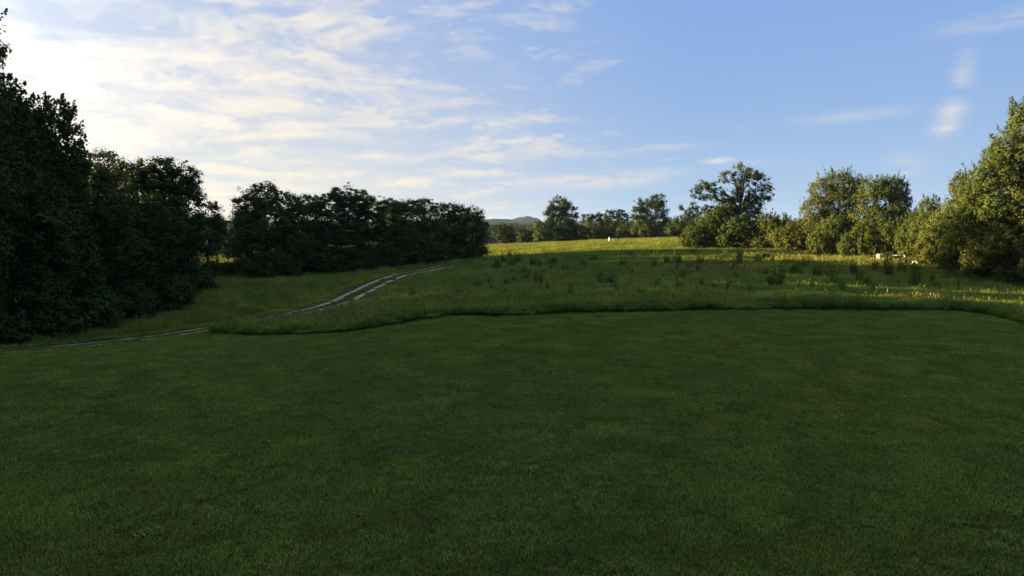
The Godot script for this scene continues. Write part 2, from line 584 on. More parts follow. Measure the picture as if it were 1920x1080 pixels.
func crown_mesh(lobes: Array, kind: String, tone: Color, dens: float, scale_leaf: float, r: RandomNumberGenerator) -> ArrayMesh:
	# lobes: [centre, radii] in the tree's own axes
	var K: Dictionary = KINDS[kind]
	var v := PackedVector3Array()
	var c := PackedColorArray()
	var idx := PackedInt32Array()
	scale_leaf *= 0.82
	var L: float = K.l * scale_leaf
	var W: float = K.w * scale_leaf
	var hang := kind == "feather"
	for lb in lobes:
		var o: Vector3 = lb[0]
		var R: Vector3 = lb[1]
		var big := (R.x + R.y + R.z) / 3.0
		var cr: float = maxf(K.clump * pow(big, 0.75), 0.28)
		var total := int(dens * 7.5 * PI * (R.x * R.y + R.x * R.z + R.y * R.z) / 3.0 / (L * W * 0.5))
		var clumps := maxi(6, int(5.5 * R.x * R.y * R.z / pow(cr, 3.0) * 0.34))
		clumps = mini(clumps, 260)
		var each := maxi(4, int(float(total) / clumps))
		for q in clumps:
			var dirv := Vector3(r.randfn(), r.randfn(), r.randfn()).normalized()
			var rad := 0.45 + 0.55 * pow(r.randf(), 0.45)
			var stray := r.randf() < 0.16
			if stray: rad *= r.randf_range(1.08, 1.32)
			var cc := o + dirv * R * rad
			var cs := cr * r.randf_range(0.55, 1.35) * (0.6 if stray else 1.0)
			var tf := r.randf_range(0.72, 1.28)
			var hue := r.randf_range(-0.14, 0.16)
			var tc := Color(tone.r * tf * (1.0 + hue), tone.g * tf, tone.b * tf * (1.0 - hue))
			for i in (each / 3 if stray else each):
				var n := Vector3(r.randfn(), r.randfn(), r.randfn())
				var p := cc + n * Vector3(cs, cs * K.flat, cs) * 0.5
				n = (n.normalized() + dirv * 0.5 + Vector3(0, 0.45, 0)).normalized()
				var ax := Vector3(r.randfn(), r.randfn() * 0.7, r.randfn())
				if hang: ax = Vector3(ax.x * 0.55, r.randf_range(-1.5, 0.6), ax.z * 0.55)
				var t := (ax - n * ax.dot(n) * 0.8).normalized()
				var s := n.cross(t).normalized()
				var ls := L * r.randf_range(0.65, 1.35)
				var ws := W * r.randf_range(0.7, 1.25) * 0.5
				var b := v.size()
				v.append(p - t * ls * 0.5)
				v.append(p + s * ws - n * ws * 0.25)
				v.append(p + t * ls * 0.5 - n * ls * 0.12)
				v.append(p - s * ws - n * ws * 0.25)
				var lf := r.randf_range(0.8, 1.2)
				var lc := Color(tc.r * lf, tc.g * lf, tc.b * lf)
				c.append(lc)
				c.append(lc)
				c.append(lc)
				c.append(lc)
				idx.append(b)
				idx.append(b + 1)
				idx.append(b + 2)
				idx.append(b)
				idx.append(b + 2)
				idx.append(b + 3)
	if kind == "feather" or kind == "cedar" or kind == "poplar":
		# leafy shoots that stick out of the crown
		for lb in lobes:
			var o: Vector3 = lb[0]
			var R: Vector3 = lb[1]
			for q in 7:
				var a := r.randf() * TAU
				var e := r.randf_range(0.25, 1.2)
				var dv := Vector3(cos(a) * cos(e), sin(e), sin(a) * cos(e))
				var p0 := o + dv * R * 0.9
				var p1 := p0 + (dv * 0.5 + Vector3(0, 0.7, 0)) * minf(R.y, 1.6) * r.randf_range(0.3, 0.75)
				var f := r.randf_range(0.75, 1.2)
				for i in 26:
					var t := pow(r.randf(), 0.8)
					var p := p0.lerp(p1, t) + Vector3(r.randfn(), r.randfn(), r.randfn()) * 0.10 * (1.1 - t)
					var tv := ((p1 - p0).normalized() + Vector3(r.randfn(), r.randfn(), r.randfn()) * 0.5).normalized()
					var s := tv.cross(Vector3(r.randfn(), r.randfn(), r.randfn())).normalized() * W * 0.5
					var b := v.size()
					v.append_array(PackedVector3Array([p - tv * L * 0.5, p + s, p + tv * L * 0.5, p - s]))
					for m in 4: c.append(Color(tone.r * f, tone.g * f, tone.b * f))
					idx.append_array(PackedInt32Array([b, b + 1, b + 2, b, b + 2, b + 3]))
	var arr := []
	arr.resize(Mesh.ARRAY_MAX)
	arr[Mesh.ARRAY_VERTEX] = v
	arr[Mesh.ARRAY_COLOR] = c
	arr[Mesh.ARRAY_INDEX] = idx
	var me := ArrayMesh.new()
	me.add_surface_from_arrays(Mesh.PRIMITIVE_TRIANGLES, arr)
	tri_count += idx.size() / 3
	return me

var tri_count := 0

func tree(called: String, label: String, category: String, group: String, d: float, foot: float, kind: String, tone: Color, plobes: Array, dens := 1.0, leaf := 1.0, trunk_r := 0.18, deep := 0.9) -> Node3D:
	# plobes: [px, py, rx, ry (, metres nearer)] at d metres; foot: px of the trunk
	var r := RandomNumberGenerator.new()
	r.seed = hash(label)
	var g := P(foot, 500, d)
	var at := Vector3(g.x, gh(g.x, g.z), g.z)
	var o := base(called, at)
	tag(o, label, category, group)
	var lobes: Array = []
	var top := Vector3.ZERO
	for a in plobes:
		var near: float = a[4] if a.size() > 4 else r.randf_range(-0.25, 0.25) * a[2] / FOC * d
		var dd := d - near
		var q := P(a[0], a[1], dd) - at
		var rx: float = a[2] / FOC * dd
		var ry: float = a[3] / FOC * dd
		lobes.append([q, Vector3(rx, ry, lerpf(rx, ry, 0.3) * deep)])
		if q.y > top.y: top = q
	var low := 1e9
	for lb in lobes: low = minf(low, lb[0].y)
	var head := Vector3(top.x * 0.8, maxf(top.y * 0.9, 0.4), top.z * 0.8)
	var tp := bend(Vector3(0, -0.15, 0), head, r, trunk_r * 0.9)
	var rad: Array = []
	for i in tp.size(): rad.append(trunk_r * lerpf(1.0, 0.22, i / 5.0) * (1.35 if i == 0 else 1.0))
	var v := PackedVector3Array()
	tube_into(v, tp, rad, 9)
	part("trunk" if category == "tree" else "stem", solid(v), mats.bark, o)
	var nl := 0
	for lb in lobes:
		if nl >= 9: break
		var q: Vector3 = lb[0]
		if q.distance_to(head) < 0.5 or (category != "tree" and nl > 4): continue
		var k := clampf(q.y / maxf(head.y, 0.1) * 0.62, 0.12, 0.85)
		var s: Vector3 = tp[0].lerp(head, k)
		v = PackedVector3Array()
		var lr := trunk_r * lerpf(0.55, 0.28, k)
		tube_into(v, bend(s, q, r, 0.10 * s.distance_to(q), 0.06 * s.distance_to(q)), [lr, lr * 0.85, lr * 0.68, lr * 0.5, lr * 0.35, lr * 0.18], 7)
		part("limb", solid(v), mats.bark, o)
		nl += 1
	part("crown" if category == "tree" else "foliage", crown_mesh(lobes, kind, tone, dens, leaf, r), mats.leaf, o)
	return o

func build_trees() -> void:
	var bark := StandardMaterial3D.new()
	bark.albedo_color = Color(0.60, 0.56, 0.52)
	bark.roughness = 0.95
	bark.uv1_triplanar = true
	bark.uv1_scale = Vector3(1.5, 0.35, 1.5)
	bark.albedo_texture = noise_tex(0.03, [[0.0, Color(0.25, 0.22, 0.19)], [0.5, Color(0.5, 0.46, 0.42)], [1.0, Color(0.75, 0.72, 0.68)]], 256, 9)
	mats.bark = bark
	mats.leaf = foliage_mat(0.65, 0.4, 0.15)
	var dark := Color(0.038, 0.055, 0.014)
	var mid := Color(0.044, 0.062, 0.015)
	var olive := Color(0.062, 0.080, 0.018)
	var yell := Color(0.074, 0.086, 0.020)
	var wl := "trees of the wood on the left"
	# --- the wood on the left
	tree("poplar_tree", "tallest narrow dark tree at the left edge of the picture", "tree", wl, 33, 15, "poplar", mid, [[14, 172, 13, 28], [30, 185, 12, 26], [46, 222, 13, 32], [0, 215, 20, 50], [24, 245, 24, 48], [48, 285, 20, 44], [0, 320, 60, 60], [30, 350, 44, 60], [20, 430, 80, 80]], 0.75, 1.0, 0.22)
	tree("poplar_tree", "tall narrow tree with rounded top, second from the left edge", "tree", wl, 36, 105, "poplar", mid, [[82, 216, 13, 28], [104, 208, 13, 24], [126, 222, 12, 28], [74, 256, 12, 34], [104, 260, 24, 42], [138, 266, 13, 36], [152, 305, 14, 34], [92, 310, 34, 44], [130, 330, 34, 50], [110, 390, 62, 60], [110, 450, 60, 60]], 0.75, 1.0, 0.2)
	tree("poplar_tree", "tall tree mostly outside the picture, one twig showing at upper left", "tree", wl, 27, -80, "poplar", mid, [[-70, 60, 55, 70], [-22, 92, 26, 30], [-90, 190, 90, 100], [-70, 330, 90, 110], [-80, 470, 90, 110]], 0.8, 1.0, 0.24)
	tree("broadleaf_tree", "low tree crown between the narrow trees and the round tree", "tree", wl, 41, 190, "broad", mid, [[190, 335, 20, 24], [205, 360, 35, 40], [180, 410, 50, 60], [190, 500, 50, 60]], 0.9, 1.0, 0.17)
	tree("broadleaf_tree", "broad round dark tree at the right of the left wood", "tree", wl, 44, 300, "broad", mid, [[240, 330, 25, 25], [283, 322, 30, 28], [310, 320, 26, 26], [340, 335, 34, 36], [285, 375, 62, 60], [345, 385, 36, 55], [290, 450, 70, 60], [300, 510, 60, 40]], 0.8, 1.0, 0.24)
	tree("broadleaf_tree", "dark tree with a lacy crown at the right end of the left wood", "tree", wl, 50, 385, "broad", mid, [[398, 402, 22, 24], [385, 440, 34, 36], [412, 420, 12, 18], [375, 490, 34, 40]], 0.8, 1.0, 0.15)
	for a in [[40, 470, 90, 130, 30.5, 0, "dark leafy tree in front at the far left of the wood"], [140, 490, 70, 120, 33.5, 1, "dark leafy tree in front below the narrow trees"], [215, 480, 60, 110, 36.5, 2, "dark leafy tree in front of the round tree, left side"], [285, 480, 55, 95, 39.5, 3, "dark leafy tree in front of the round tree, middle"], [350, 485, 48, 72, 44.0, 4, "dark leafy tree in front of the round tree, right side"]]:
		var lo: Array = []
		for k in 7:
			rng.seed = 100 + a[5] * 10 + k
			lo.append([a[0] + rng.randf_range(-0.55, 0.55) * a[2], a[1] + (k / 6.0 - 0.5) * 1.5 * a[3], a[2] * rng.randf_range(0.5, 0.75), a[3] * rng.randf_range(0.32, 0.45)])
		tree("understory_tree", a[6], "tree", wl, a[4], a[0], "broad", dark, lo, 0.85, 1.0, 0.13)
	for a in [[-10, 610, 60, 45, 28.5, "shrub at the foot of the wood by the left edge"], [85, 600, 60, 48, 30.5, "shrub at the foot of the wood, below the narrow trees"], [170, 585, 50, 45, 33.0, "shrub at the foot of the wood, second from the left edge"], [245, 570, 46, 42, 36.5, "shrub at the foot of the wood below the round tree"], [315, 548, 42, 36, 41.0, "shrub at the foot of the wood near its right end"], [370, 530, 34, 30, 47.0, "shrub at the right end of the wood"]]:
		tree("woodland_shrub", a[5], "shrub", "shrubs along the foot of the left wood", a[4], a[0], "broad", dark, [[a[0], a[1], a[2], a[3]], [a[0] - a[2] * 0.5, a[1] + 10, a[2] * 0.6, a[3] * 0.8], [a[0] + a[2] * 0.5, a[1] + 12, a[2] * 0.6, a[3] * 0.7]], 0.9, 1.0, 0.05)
	# the wood goes on beyond the left edge and shades the lawn
	var off := [Vector3(-27, 0, -18), Vector3(-29, 0, -11), Vector3(-31, 0, -4), Vector3(-34, 0, -22), Vector3(-37, 0, -14), Vector3(-38, 0, -31), Vector3(-33, 0, 4), Vector3(-45, 0, -40), Vector3(-41, 0, -6), Vector3(-48, 0, -52), Vector3(-46, 0, -63), Vector3(-54, 0, -72), Vector3(-60, 0, -84), Vector3(-52, 0, -86), Vector3(-64, 0, -70), Vector3(-56, 0, -60), Vector3(-40, 0, -50), Vector3(-37, 0, -57), Vector3(-34.5, 0, -62), Vector3(-44, 0, -32), Vector3(-38, 0, -23), Vector3(-32, 0, -16), Vector3(-43, 0, -18), Vector3(-36, 0, -9), Vector3(-48, 0, -79), Vector3(-44.5, 0, -87)]
	var proto: Node3D = null
	for i in off.size():
		var q: Vector3 = off[i]
		q.y = gh(q.x, q.z)
		if proto == null:
			proto = base("woodland_tree", q)
			tag(proto, "tree of the same wood beyond the left edge of the picture", "tree", "wood beyond the left edge")
			var r := RandomNumberGenerator.new()
			r.seed = 77
			var lb: Array = [[Vector3(0, 12.0, 0), Vector3(2.2, 2.4, 2.2)], [Vector3(0.8, 9.0, 0.5), Vector3(3.2, 2.8, 3.2)], [Vector3(-0.8, 6.5, -0.3), Vector3(3.8, 2.8, 3.8)], [Vector3(0.3, 3.5, 0.2), Vector3(3.8, 2.6, 3.8)], [Vector3(0, 1.4, 0), Vector3(3.2, 1.5, 3.2)]]
			var v := PackedVector3Array()
			tube_into(v, bend(Vector3(0, -0.2, 0), Vector3(0, 12, 0), r, 0.2), [0.34, 0.26, 0.22, 0.17, 0.12, 0.05], 9)
			part("trunk", solid(v), bark, proto)
			part("crown", crown_mesh(lb, "broad", mid, 0.9, 1.5, r), mats.leaf, proto)
		else:
			var o: Node3D = proto.duplicate()
			o.name = numbered("woodland_tree")
			add_child(o, true)
			o.position = q
			o.rotation.y = i * 1.9
			o.scale = Vector3.ONE * (0.76 if (q.z < -56.0 and q.x > -38.0) or (q.z < -78.0 and q.x > -50.0) else 0.95 + 0.13 * (i % 4))
	# --- the tree belt in the middle
	var bl := "trees of the belt left of the middle"
	tree("broadleaf_tree", "big rounded dark tree at the left end of the middle tree belt", "tree", bl, 62, 500, "broad", mid, [[497, 366, 30, 24], [470, 388, 34, 34], [555, 400, 24, 32], [530, 390, 30, 32], [500, 420, 58, 45], [465, 420, 26, 40], [495, 475, 55, 48], [540, 470, 34, 50]], 0.8, 1.1, 0.22)
	tree("young_tree", "small rounded tree low in front of the belt's left end", "tree", bl, 59, 470, "broad", dark, [[468, 445, 26, 26], [472, 480, 34, 34], [480, 505, 36, 20]], 0.9, 1.1, 0.10)
	tree("broadleaf_tree", "small paler tree in a dip between two darker belt trees", "tree", bl, 67, 577, "broad", olive, [[577, 383, 22, 22], [598, 392, 20, 24], [585, 410, 30, 32], [575, 450, 30, 40], [580, 490, 30, 26]], 0.8, 1.1, 0.14)
	tree("pine_tree", "tall dark pine in the middle of the belt with layered boughs", "tree", bl, 66, 640, "pine", dark, [[645, 368, 28, 22], [620, 385, 26, 26], [672, 388, 26, 22], [655, 395, 34, 28], [640, 430, 48, 30], [645, 465, 52, 28], [640, 492, 52, 22]], 1.0, 1.15, 0.2)
	tree("pine_tree", "dark pine with a pointed top right of the tallest pine", "tree", bl, 69, 695, "pine", dark, [[680, 374, 14, 18], [700, 390, 30, 22], [692, 425, 38, 28], [700, 460, 42, 28], [695, 488, 44, 20]], 1.0, 1.15, 0.17)
	tree("pine_tree", "low dark pine with a flat top in the belt", "tree", bl, 72, 735, "pine", dark, [[728, 392, 24, 20], [745, 398, 24, 20], [735, 425, 38, 28], [740, 460, 36, 28], [735, 485, 36, 18]], 1.0, 1.15, 0.15)
	tree("broadleaf_tree", "wide flat topped tree with sunlit crown right of the pines", "tree", bl, 78, 785, "broad", olive, [[765, 390, 26, 16], [795, 388, 28, 15], [780, 410, 48, 24], [770, 445, 40, 32], [810, 440, 40, 34], [790, 475, 46, 20]], 0.8, 1.2, 0.2)
	tree("broadleaf_tree", "narrow tree with a pale trunk near the belt's right end", "tree", bl, 80, 843, "broad", mid, [[840, 400, 28, 20], [862, 402, 22, 18], [845, 425, 34, 30], [832, 450, 26, 22], [852, 445, 24, 20]], 0.8, 1.2, 0.16)
	tree("broadleaf_tree", "rounded tree at the right end of the belt, foliage to the ground", "tree", bl, 82, 885, "broad", mid, [[885, 405, 22, 18], [893, 425, 22, 28], [878, 440, 32, 32], [888, 465, 28, 20], [875, 472, 30, 16]], 0.85, 1.2, 0.17)
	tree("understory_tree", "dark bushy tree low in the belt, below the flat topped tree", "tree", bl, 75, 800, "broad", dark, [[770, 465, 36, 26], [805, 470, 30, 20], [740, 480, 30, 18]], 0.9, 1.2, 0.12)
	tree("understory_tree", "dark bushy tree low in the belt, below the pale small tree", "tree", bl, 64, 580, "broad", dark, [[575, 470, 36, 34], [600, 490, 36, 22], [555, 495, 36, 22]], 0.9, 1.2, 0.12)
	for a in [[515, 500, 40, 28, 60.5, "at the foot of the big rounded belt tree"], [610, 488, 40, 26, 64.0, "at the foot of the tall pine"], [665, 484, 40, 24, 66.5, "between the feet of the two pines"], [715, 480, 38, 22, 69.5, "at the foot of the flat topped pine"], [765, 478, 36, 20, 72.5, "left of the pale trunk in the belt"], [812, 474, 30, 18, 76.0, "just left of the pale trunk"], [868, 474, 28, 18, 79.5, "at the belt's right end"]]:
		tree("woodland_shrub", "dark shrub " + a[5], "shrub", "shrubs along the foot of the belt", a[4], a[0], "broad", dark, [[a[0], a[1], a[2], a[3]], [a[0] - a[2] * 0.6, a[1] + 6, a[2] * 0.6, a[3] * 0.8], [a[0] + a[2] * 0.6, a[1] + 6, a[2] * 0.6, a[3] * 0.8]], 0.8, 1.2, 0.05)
	# --- the gap between wood and belt
	tree("slender_tree", "slender pale trunked tree in the gap beside the left wood", "tree", "slender trees in the gap", 60, 404, "broad", olive, [[408, 440, 14, 20], [402, 460, 12, 14]], 0.5, 1.1, 0.07)
	tree("slender_tree", "slender pale trunked tree in the gap beside the belt", "tree", "slender trees in the gap", 66, 428, "broad", olive, [[428, 450, 14, 20], [432, 470, 10, 14]], 0.5, 1.1, 0.07)
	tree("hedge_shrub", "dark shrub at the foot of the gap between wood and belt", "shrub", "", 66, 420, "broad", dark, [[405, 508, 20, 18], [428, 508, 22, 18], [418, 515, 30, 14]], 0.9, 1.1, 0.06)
	tree("distant_tree", "sunlit tree seen far off through the gap", "tree", "", 120, 425, "broad", yell, [[415, 450, 24, 24], [440, 455, 22, 26], [425, 490, 34, 28]], 0.7, 1.8, 0.14)
	# --- far trees beyond the hill field
	var fl := "far trees beyond the hill field"
	tree("distant_tree", "big round dark tree standing alone beyond the hill field", "tree", fl, 135, 1055, "tuft", dark, [[1052, 385, 22, 16], [1040, 402, 20, 18], [1066, 402, 18, 20], [1053, 422, 34, 22], [1055, 442, 32, 14]], 0.85, 1.7, 0.3)
	tree("distant_shrub", "lit shrub at the left foot of the lone round tree", "shrub", fl, 132, 1017, "broad", olive, [[1015, 430, 16, 18], [1022, 443, 20, 12], [1008, 444, 10, 10]], 0.9, 1.8, 0.1)
	tree("distant_tree", "small round tree right of the belt beyond the hill field", "tree", fl, 140, 943, "broad", mid, [[940, 434, 20, 16], [948, 446, 20, 12]], 0.9, 1.8, 0.15)
	tree("distant_tree", "small round tree left of the lone round tree", "tree", fl, 138, 983, "broad", mid, [[983, 443, 16, 14], [986, 450, 16, 8]], 0.9, 1.8, 0.13)
	tree("distant_tree", "pale lacy tree left of the white tank", "tree", fl, 148, 1110, "tuft", mid, [[1102, 408, 14, 9], [1120, 406, 12, 8], [1110, 425, 24, 16], [1112, 440, 26, 12]], 0.75, 1.8, 0.22)
	tree("distant_tree", "pale lacy tree behind the white tank", "tree", fl, 150, 1155, "tuft", mid, [[1140, 402, 10, 10], [1160, 402, 16, 9], [1172, 408, 8, 8], [1152, 422, 28, 16], [1155, 438, 28, 8]], 0.75, 1.8, 0.22)
	tree("distant_tree", "tall two-headed dark tree right of the white tank", "tree", fl, 138, 1222, "tuft", dark, [[1203, 384, 16, 12], [1234, 376, 16, 12], [1228, 395, 26, 18], [1200, 402, 18, 14], [1222, 418, 38, 18], [1222, 436, 38, 12]], 0.8, 1.7, 0.28)
	tree("distant_tree", "low dark trees' edge tree left of the crooked tree", "tree", fl, 128, 1285, "broad", dark, [[1285, 418, 26, 16], [1270, 430, 26, 16], [1300, 400, 16, 12]], 0.9, 1.7, 0.18)
	for a in [[1085, 436, 22, 13], [1120, 438, 26, 12], [1180, 434, 26, 15], [1255, 432, 24, 14]]:
		tree("hedge_shrub", "dark hedge shrub %s" % ["right of the lone round tree", "under the pale lacy tree", "between the white tank and the two-headed tree", "right of the two-headed tree"][[1085, 1120, 1180, 1255].find(a[0])], "shrub", "dark hedge at the far edge of the hill field", 142, a[0], "broad", dark, [[a[0], a[1], a[2], a[3]], [a[0] + 12, a[1] + 4, a[2] * 0.7, a[3] * 0.7]], 1.0, 1.7, 0.08)
	# --- the crooked tree in the right middle
	tree("crooked_tree", "crooked open-crowned tree with tufted limbs against the sky", "tree", "", 82, 1386, "tuft", Color(0.052, 0.066, 0.018), [[1390, 320, 18, 14], [1362, 332, 15, 12], [1412, 328, 18, 12], [1428, 343, 15, 15], [1440, 362, 13, 16], [1317, 348, 14, 10], [1305, 361, 11, 10], [1337, 350, 16, 11], [1346, 366, 20, 12], [1318, 370, 11, 6], [1392, 342, 17, 13], [1396, 364, 24, 15], [1380, 382, 30, 16], [1412, 388, 20, 13], [1424, 371, 14, 8], [1280, 389, 7, 6], [1303, 386, 11, 7], [1328, 391, 13, 8], [1360, 396, 24, 12], [1395, 402, 32, 13]], 0.55, 1.1, 0.36, 1.0)
	var sl := "shrubs along the right side of the meadow"
	tree("hedge_shrub", "wide olive shrub sloping to the left under the crooked tree", "shrub", sl, 81, 1335, "feather", olive, [[1335, 425, 34, 28], [1308, 442, 28, 20], [1287, 452, 14, 12], [1340, 448, 42, 18], [1352, 405, 22, 20]], 0.9, 1.3, 0.1)
	tree("hedge_shrub", "dark shrub in the hollow right below the crooked tree", "shrub", sl, 79, 1392, "broad", dark, [[1392, 425, 30, 26], [1400, 448, 34, 18], [1375, 440, 30, 24]], 0.9, 1.3, 0.1)
	tree("hedge_shrub", "olive shrub right of the crooked tree's foot", "shrub", sl, 77, 1440, "feather", olive, [[1440, 420, 22, 20], [1455, 435, 26, 26], [1430, 450, 24, 18], [1475, 428, 14, 18]], 0.85, 1.3, 0.1)
	tree("hedge_shrub", "yellowish shrub between crooked tree and pale crowned tree", "shrub", sl, 73, 1500, "feather", yell, [[1495, 438, 28, 24], [1515, 430, 28, 26], [1490, 456, 34, 18], [1530, 452, 34, 22], [1468, 445, 24, 20]], 0.85, 1.25, 0.1)
	# --- sunlit trees on the right
	var rl := "sunlit trees on the right"
	tree("hedgerow_tree", "pale olive tree with an airy rounded crown, first of the right trees", "tree", rl, 71, 1565, "feather", Color(0.072, 0.086, 0.022), [[1575, 347, 34, 26], [1545, 360, 28, 26], [1530, 390, 28, 22], [1575, 385, 42, 34], [1560, 425, 52, 34], [1600, 360, 20, 26], [1590, 440, 40, 34]], 0.6, 1.2, 0.18)
	tree("hedgerow_tree", "olive tree with twiggy top right of the airy crowned tree", "tree", rl, 68, 1655, "feather", olive, [[1640, 352, 30, 22], [1672, 354, 28, 22], [1690, 380, 18, 28], [1650, 382, 48, 34], [1640, 425, 54, 38], [1685, 420, 34, 34], [1650, 455, 50, 26]], 0.65, 1.2, 0.18)
	for a in [[1560, 445, 44, 36, 68.0, "shrub below the airy crowned tree", 0], [1615, 455, 44, 34, 66.0, "shrub left of the pale goat", 1], [1668, 450, 42, 38, 65.0, "shrub behind the three goats", 0], [1715, 440, 34, 44, 62.0, "tall shrub right of the twiggy topped tree", 1], [1752, 450, 36, 50, 58.0, "tall shrub left of the big cone tree", 2], [1795, 470, 36, 42, 54.0, "shrub in front of the big cone tree's left skirt", 1], [1850, 480, 44, 46, 49.5, "shrub below the big cone tree", 0], [1895, 515, 34, 24, 46.5, "low browner shrub by the right edge", 3]]:
		var tn: Color = [olive, Color(0.058, 0.076, 0.018), yell, Color(0.080, 0.076, 0.022)][a[6]]
		tree("hedge_shrub", "olive green sunlit " + a[5] if a[6] != 3 else a[5], "shrub", sl, a[4], a[0], "feather", tn, [[a[0], a[1], a[2] * 0.8, a[3] * 0.8], [a[0] - a[2] * 0.5, a[1] + a[3] * 0.35, a[2] * 0.55, a[3] * 0.6], [a[0] + a[2] * 0.5, a[1] + a[3] * 0.3, a[2] * 0.6, a[3] * 0.65], [a[0] + 4, a[1] - a[3] * 0.5, a[2] * 0.5, a[3] * 0.45]], 0.85, 1.1, 0.08)
	tree("hedgerow_tree", "small lacy tree left of the big cone tree, low top", "tree", rl, 60, 1742, "feather", olive, [[1742, 390, 18, 18], [1755, 410, 26, 26], [1735, 425, 26, 24]], 0.6, 1.1, 0.12)
	tree("hedgerow_tree", "small lacy tree against the big cone tree's left side", "tree", rl, 55, 1800, "feather", yell, [[1798, 345, 16, 20], [1812, 365, 24, 26], [1795, 400, 34, 34], [1800, 440, 38, 30]], 0.65, 1.1, 0.14)
	tree("cedar_tree", "big cone shaped olive tree at the right edge", "tree", rl, 48, 1925, "cedar", olive, [[1868, 300, 24, 30, -0.8], [1842, 345, 30, 36, -0.8], [1818, 390, 36, 40, -0.8], [1785, 425, 36, 36, -0.8], [1908, 220, 16, 26], [1925, 240, 30, 40], [1895, 275, 30, 34], [1930, 310, 60, 50], [1865, 330, 34, 38], [1890, 380, 70, 50], [1960, 390, 80, 60], [1850, 400, 44, 44], [1880, 450, 70, 44], [1950, 480, 80, 50]], 0.75, 1.1, 0.26)
	tree("cedar_tree", "olive tree just beyond the right edge, only its skirt showing", "tree", rl, 44, 2010, "cedar", olive, [[2010, 300, 50, 80], [2010, 420, 80, 70], [2000, 500, 80, 50]], 0.75, 1.1, 0.26)

# ---------------------------------------------------------------- sky
func build_sky() -> Sky:
	var W := 2560
	var H := 1280
	var img := Image.create(W, H, false, Image.FORMAT_RGBF)
	var na := FastNoiseLite.new()
	na.seed = 33
	na.frequency = 1.0
	na.fractal_octaves = 6
	na.fractal_gain = 0.47
	na.domain_warp_enabled = true
	na.domain_warp_amplitude = 0.9
	na.domain_warp_frequency = 0.6
	na.domain_warp_fractal_octaves = 2
	var nb := FastNoiseLite.new()
	nb.seed = 8
	nb.frequency = 0.33
	nb.fractal_octaves = 2
	var se := deg_to_rad(SUN_EL + 2.0)
	var sa := deg_to_rad(SUN_AZ + 27.0)
	var sun := Vector3(sin(sa) * cos(se), sin(se), -cos(sa) * cos(se))
	# single wisps: azimuth, height, half width, half height (degrees), slant, strength
	var wisps := [[32.8, 8.0, 0.8, 1.5, -0.35, 0.5], [33.4, 10.4, 0.6, 2.6, -0.1, 0.36], [30.2, 4.6, 1.3, 1.0, -0.3, 0.25], [17.0, 5.6, 1.2, 0.22, -2.0, 0.6], [19.0, 5.4, 3.0, 0.3, 0.0, 0.25], [36.0, 14.0, 3.5, 0.6, -3.0, 0.35], [7.0, 4.2, 5.0, 0.7, -3.0, 0.6], [4.0, 6.4, 5.0, 0.5, -4.0, 0.4], [26.5, 8.5, 3.5, 0.4, -3.5, 0.22], [11.0, 6.8, 4.0, 0.35, 0.0, 0.35]]
	for y in H / 2 + 8:
		var el := (0.5 - (y + 0.5) / H) * PI
		var ce := cos(el)
		var s := maxf(sin(el), 0.0)
		var ed := maxf(rad_to_deg(el), 0.0)
		var t := pow(1.0 - s, 6.0)
		var vv := 13.0 * log(ed + 7.0)
		var low := exp(-ed / 13.0)
		for x in W:
			# Godot: the first column of a panorama looks along -z
			var az := (x + 0.5) / W * TAU
			var sx := sin(az)
			var cz := cos(az)
			var d := Vector3(sx * ce, sin(el), -cz * ce)
			var glow := maxf(0.0, d.dot(sun))
			var g2 := glow * glow
			var g5 := g2 * g2 * glow
			var g20 := g5 * g5 * g5 * g5
			# air
			var air := Vector3(0.195, 0.352, 0.70).lerp(Vector3(0.45, 0.60, 0.74), t)
			air += Vector3(1.0, 0.92, 0.75) * (0.09 * g5 + 0.8 * g20 * g5)
			air = air.lerp(Vector3(0.98, 0.88, 0.68), 0.72 * low * smoothstep(0.4, 0.95, glow))
			# a broken sheet of thin high cloud towards the sun, wisps elsewhere; overhead, unseen cloud added to brighten the lawn
			var u := sx * 6.5 + vv * 0.20
			var w := cz * 6.5
			var den := 0.5 + 0.62 * na.get_noise_3d(u, vv * 0.85 - sx * 2.6, w)
			var reg := nb.get_noise_3d(sx * 9.0, vv * 0.5, cz * 9.0)
			var toward := glow * glow
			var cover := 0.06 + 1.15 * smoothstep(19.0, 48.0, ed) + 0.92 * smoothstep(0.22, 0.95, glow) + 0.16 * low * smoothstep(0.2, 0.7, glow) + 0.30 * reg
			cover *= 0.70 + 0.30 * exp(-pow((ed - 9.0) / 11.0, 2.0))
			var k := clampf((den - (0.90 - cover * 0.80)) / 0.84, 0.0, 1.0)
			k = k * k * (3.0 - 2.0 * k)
			if cz > 0.6 and ed < 24.0:
				for wi in wisps:
					var da: float = (rad_to_deg(asin(sx)) - wi[0]) + (ed - wi[1]) * wi[4]
					var de: float = ed - wi[1]
					var ww: float = exp(-pow(da / wi[2], 2.0) - pow(de / wi[3], 2.0)) * wi[5]
					if ww > 0.01: k = maxf(k, clampf(ww * (2.6 * den - 0.5), 0.0, 0.8))
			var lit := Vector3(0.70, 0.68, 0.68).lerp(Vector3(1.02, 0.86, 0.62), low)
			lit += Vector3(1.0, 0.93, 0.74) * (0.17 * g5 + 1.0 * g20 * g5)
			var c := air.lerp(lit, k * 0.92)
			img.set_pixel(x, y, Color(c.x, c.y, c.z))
	img.fill_rect(Rect2i(0, H / 2 + 8, W, H / 2 - 8), Color(0.10, 0.11, 0.09))
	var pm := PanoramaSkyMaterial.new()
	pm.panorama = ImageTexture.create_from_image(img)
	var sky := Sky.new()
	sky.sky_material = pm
	return sky

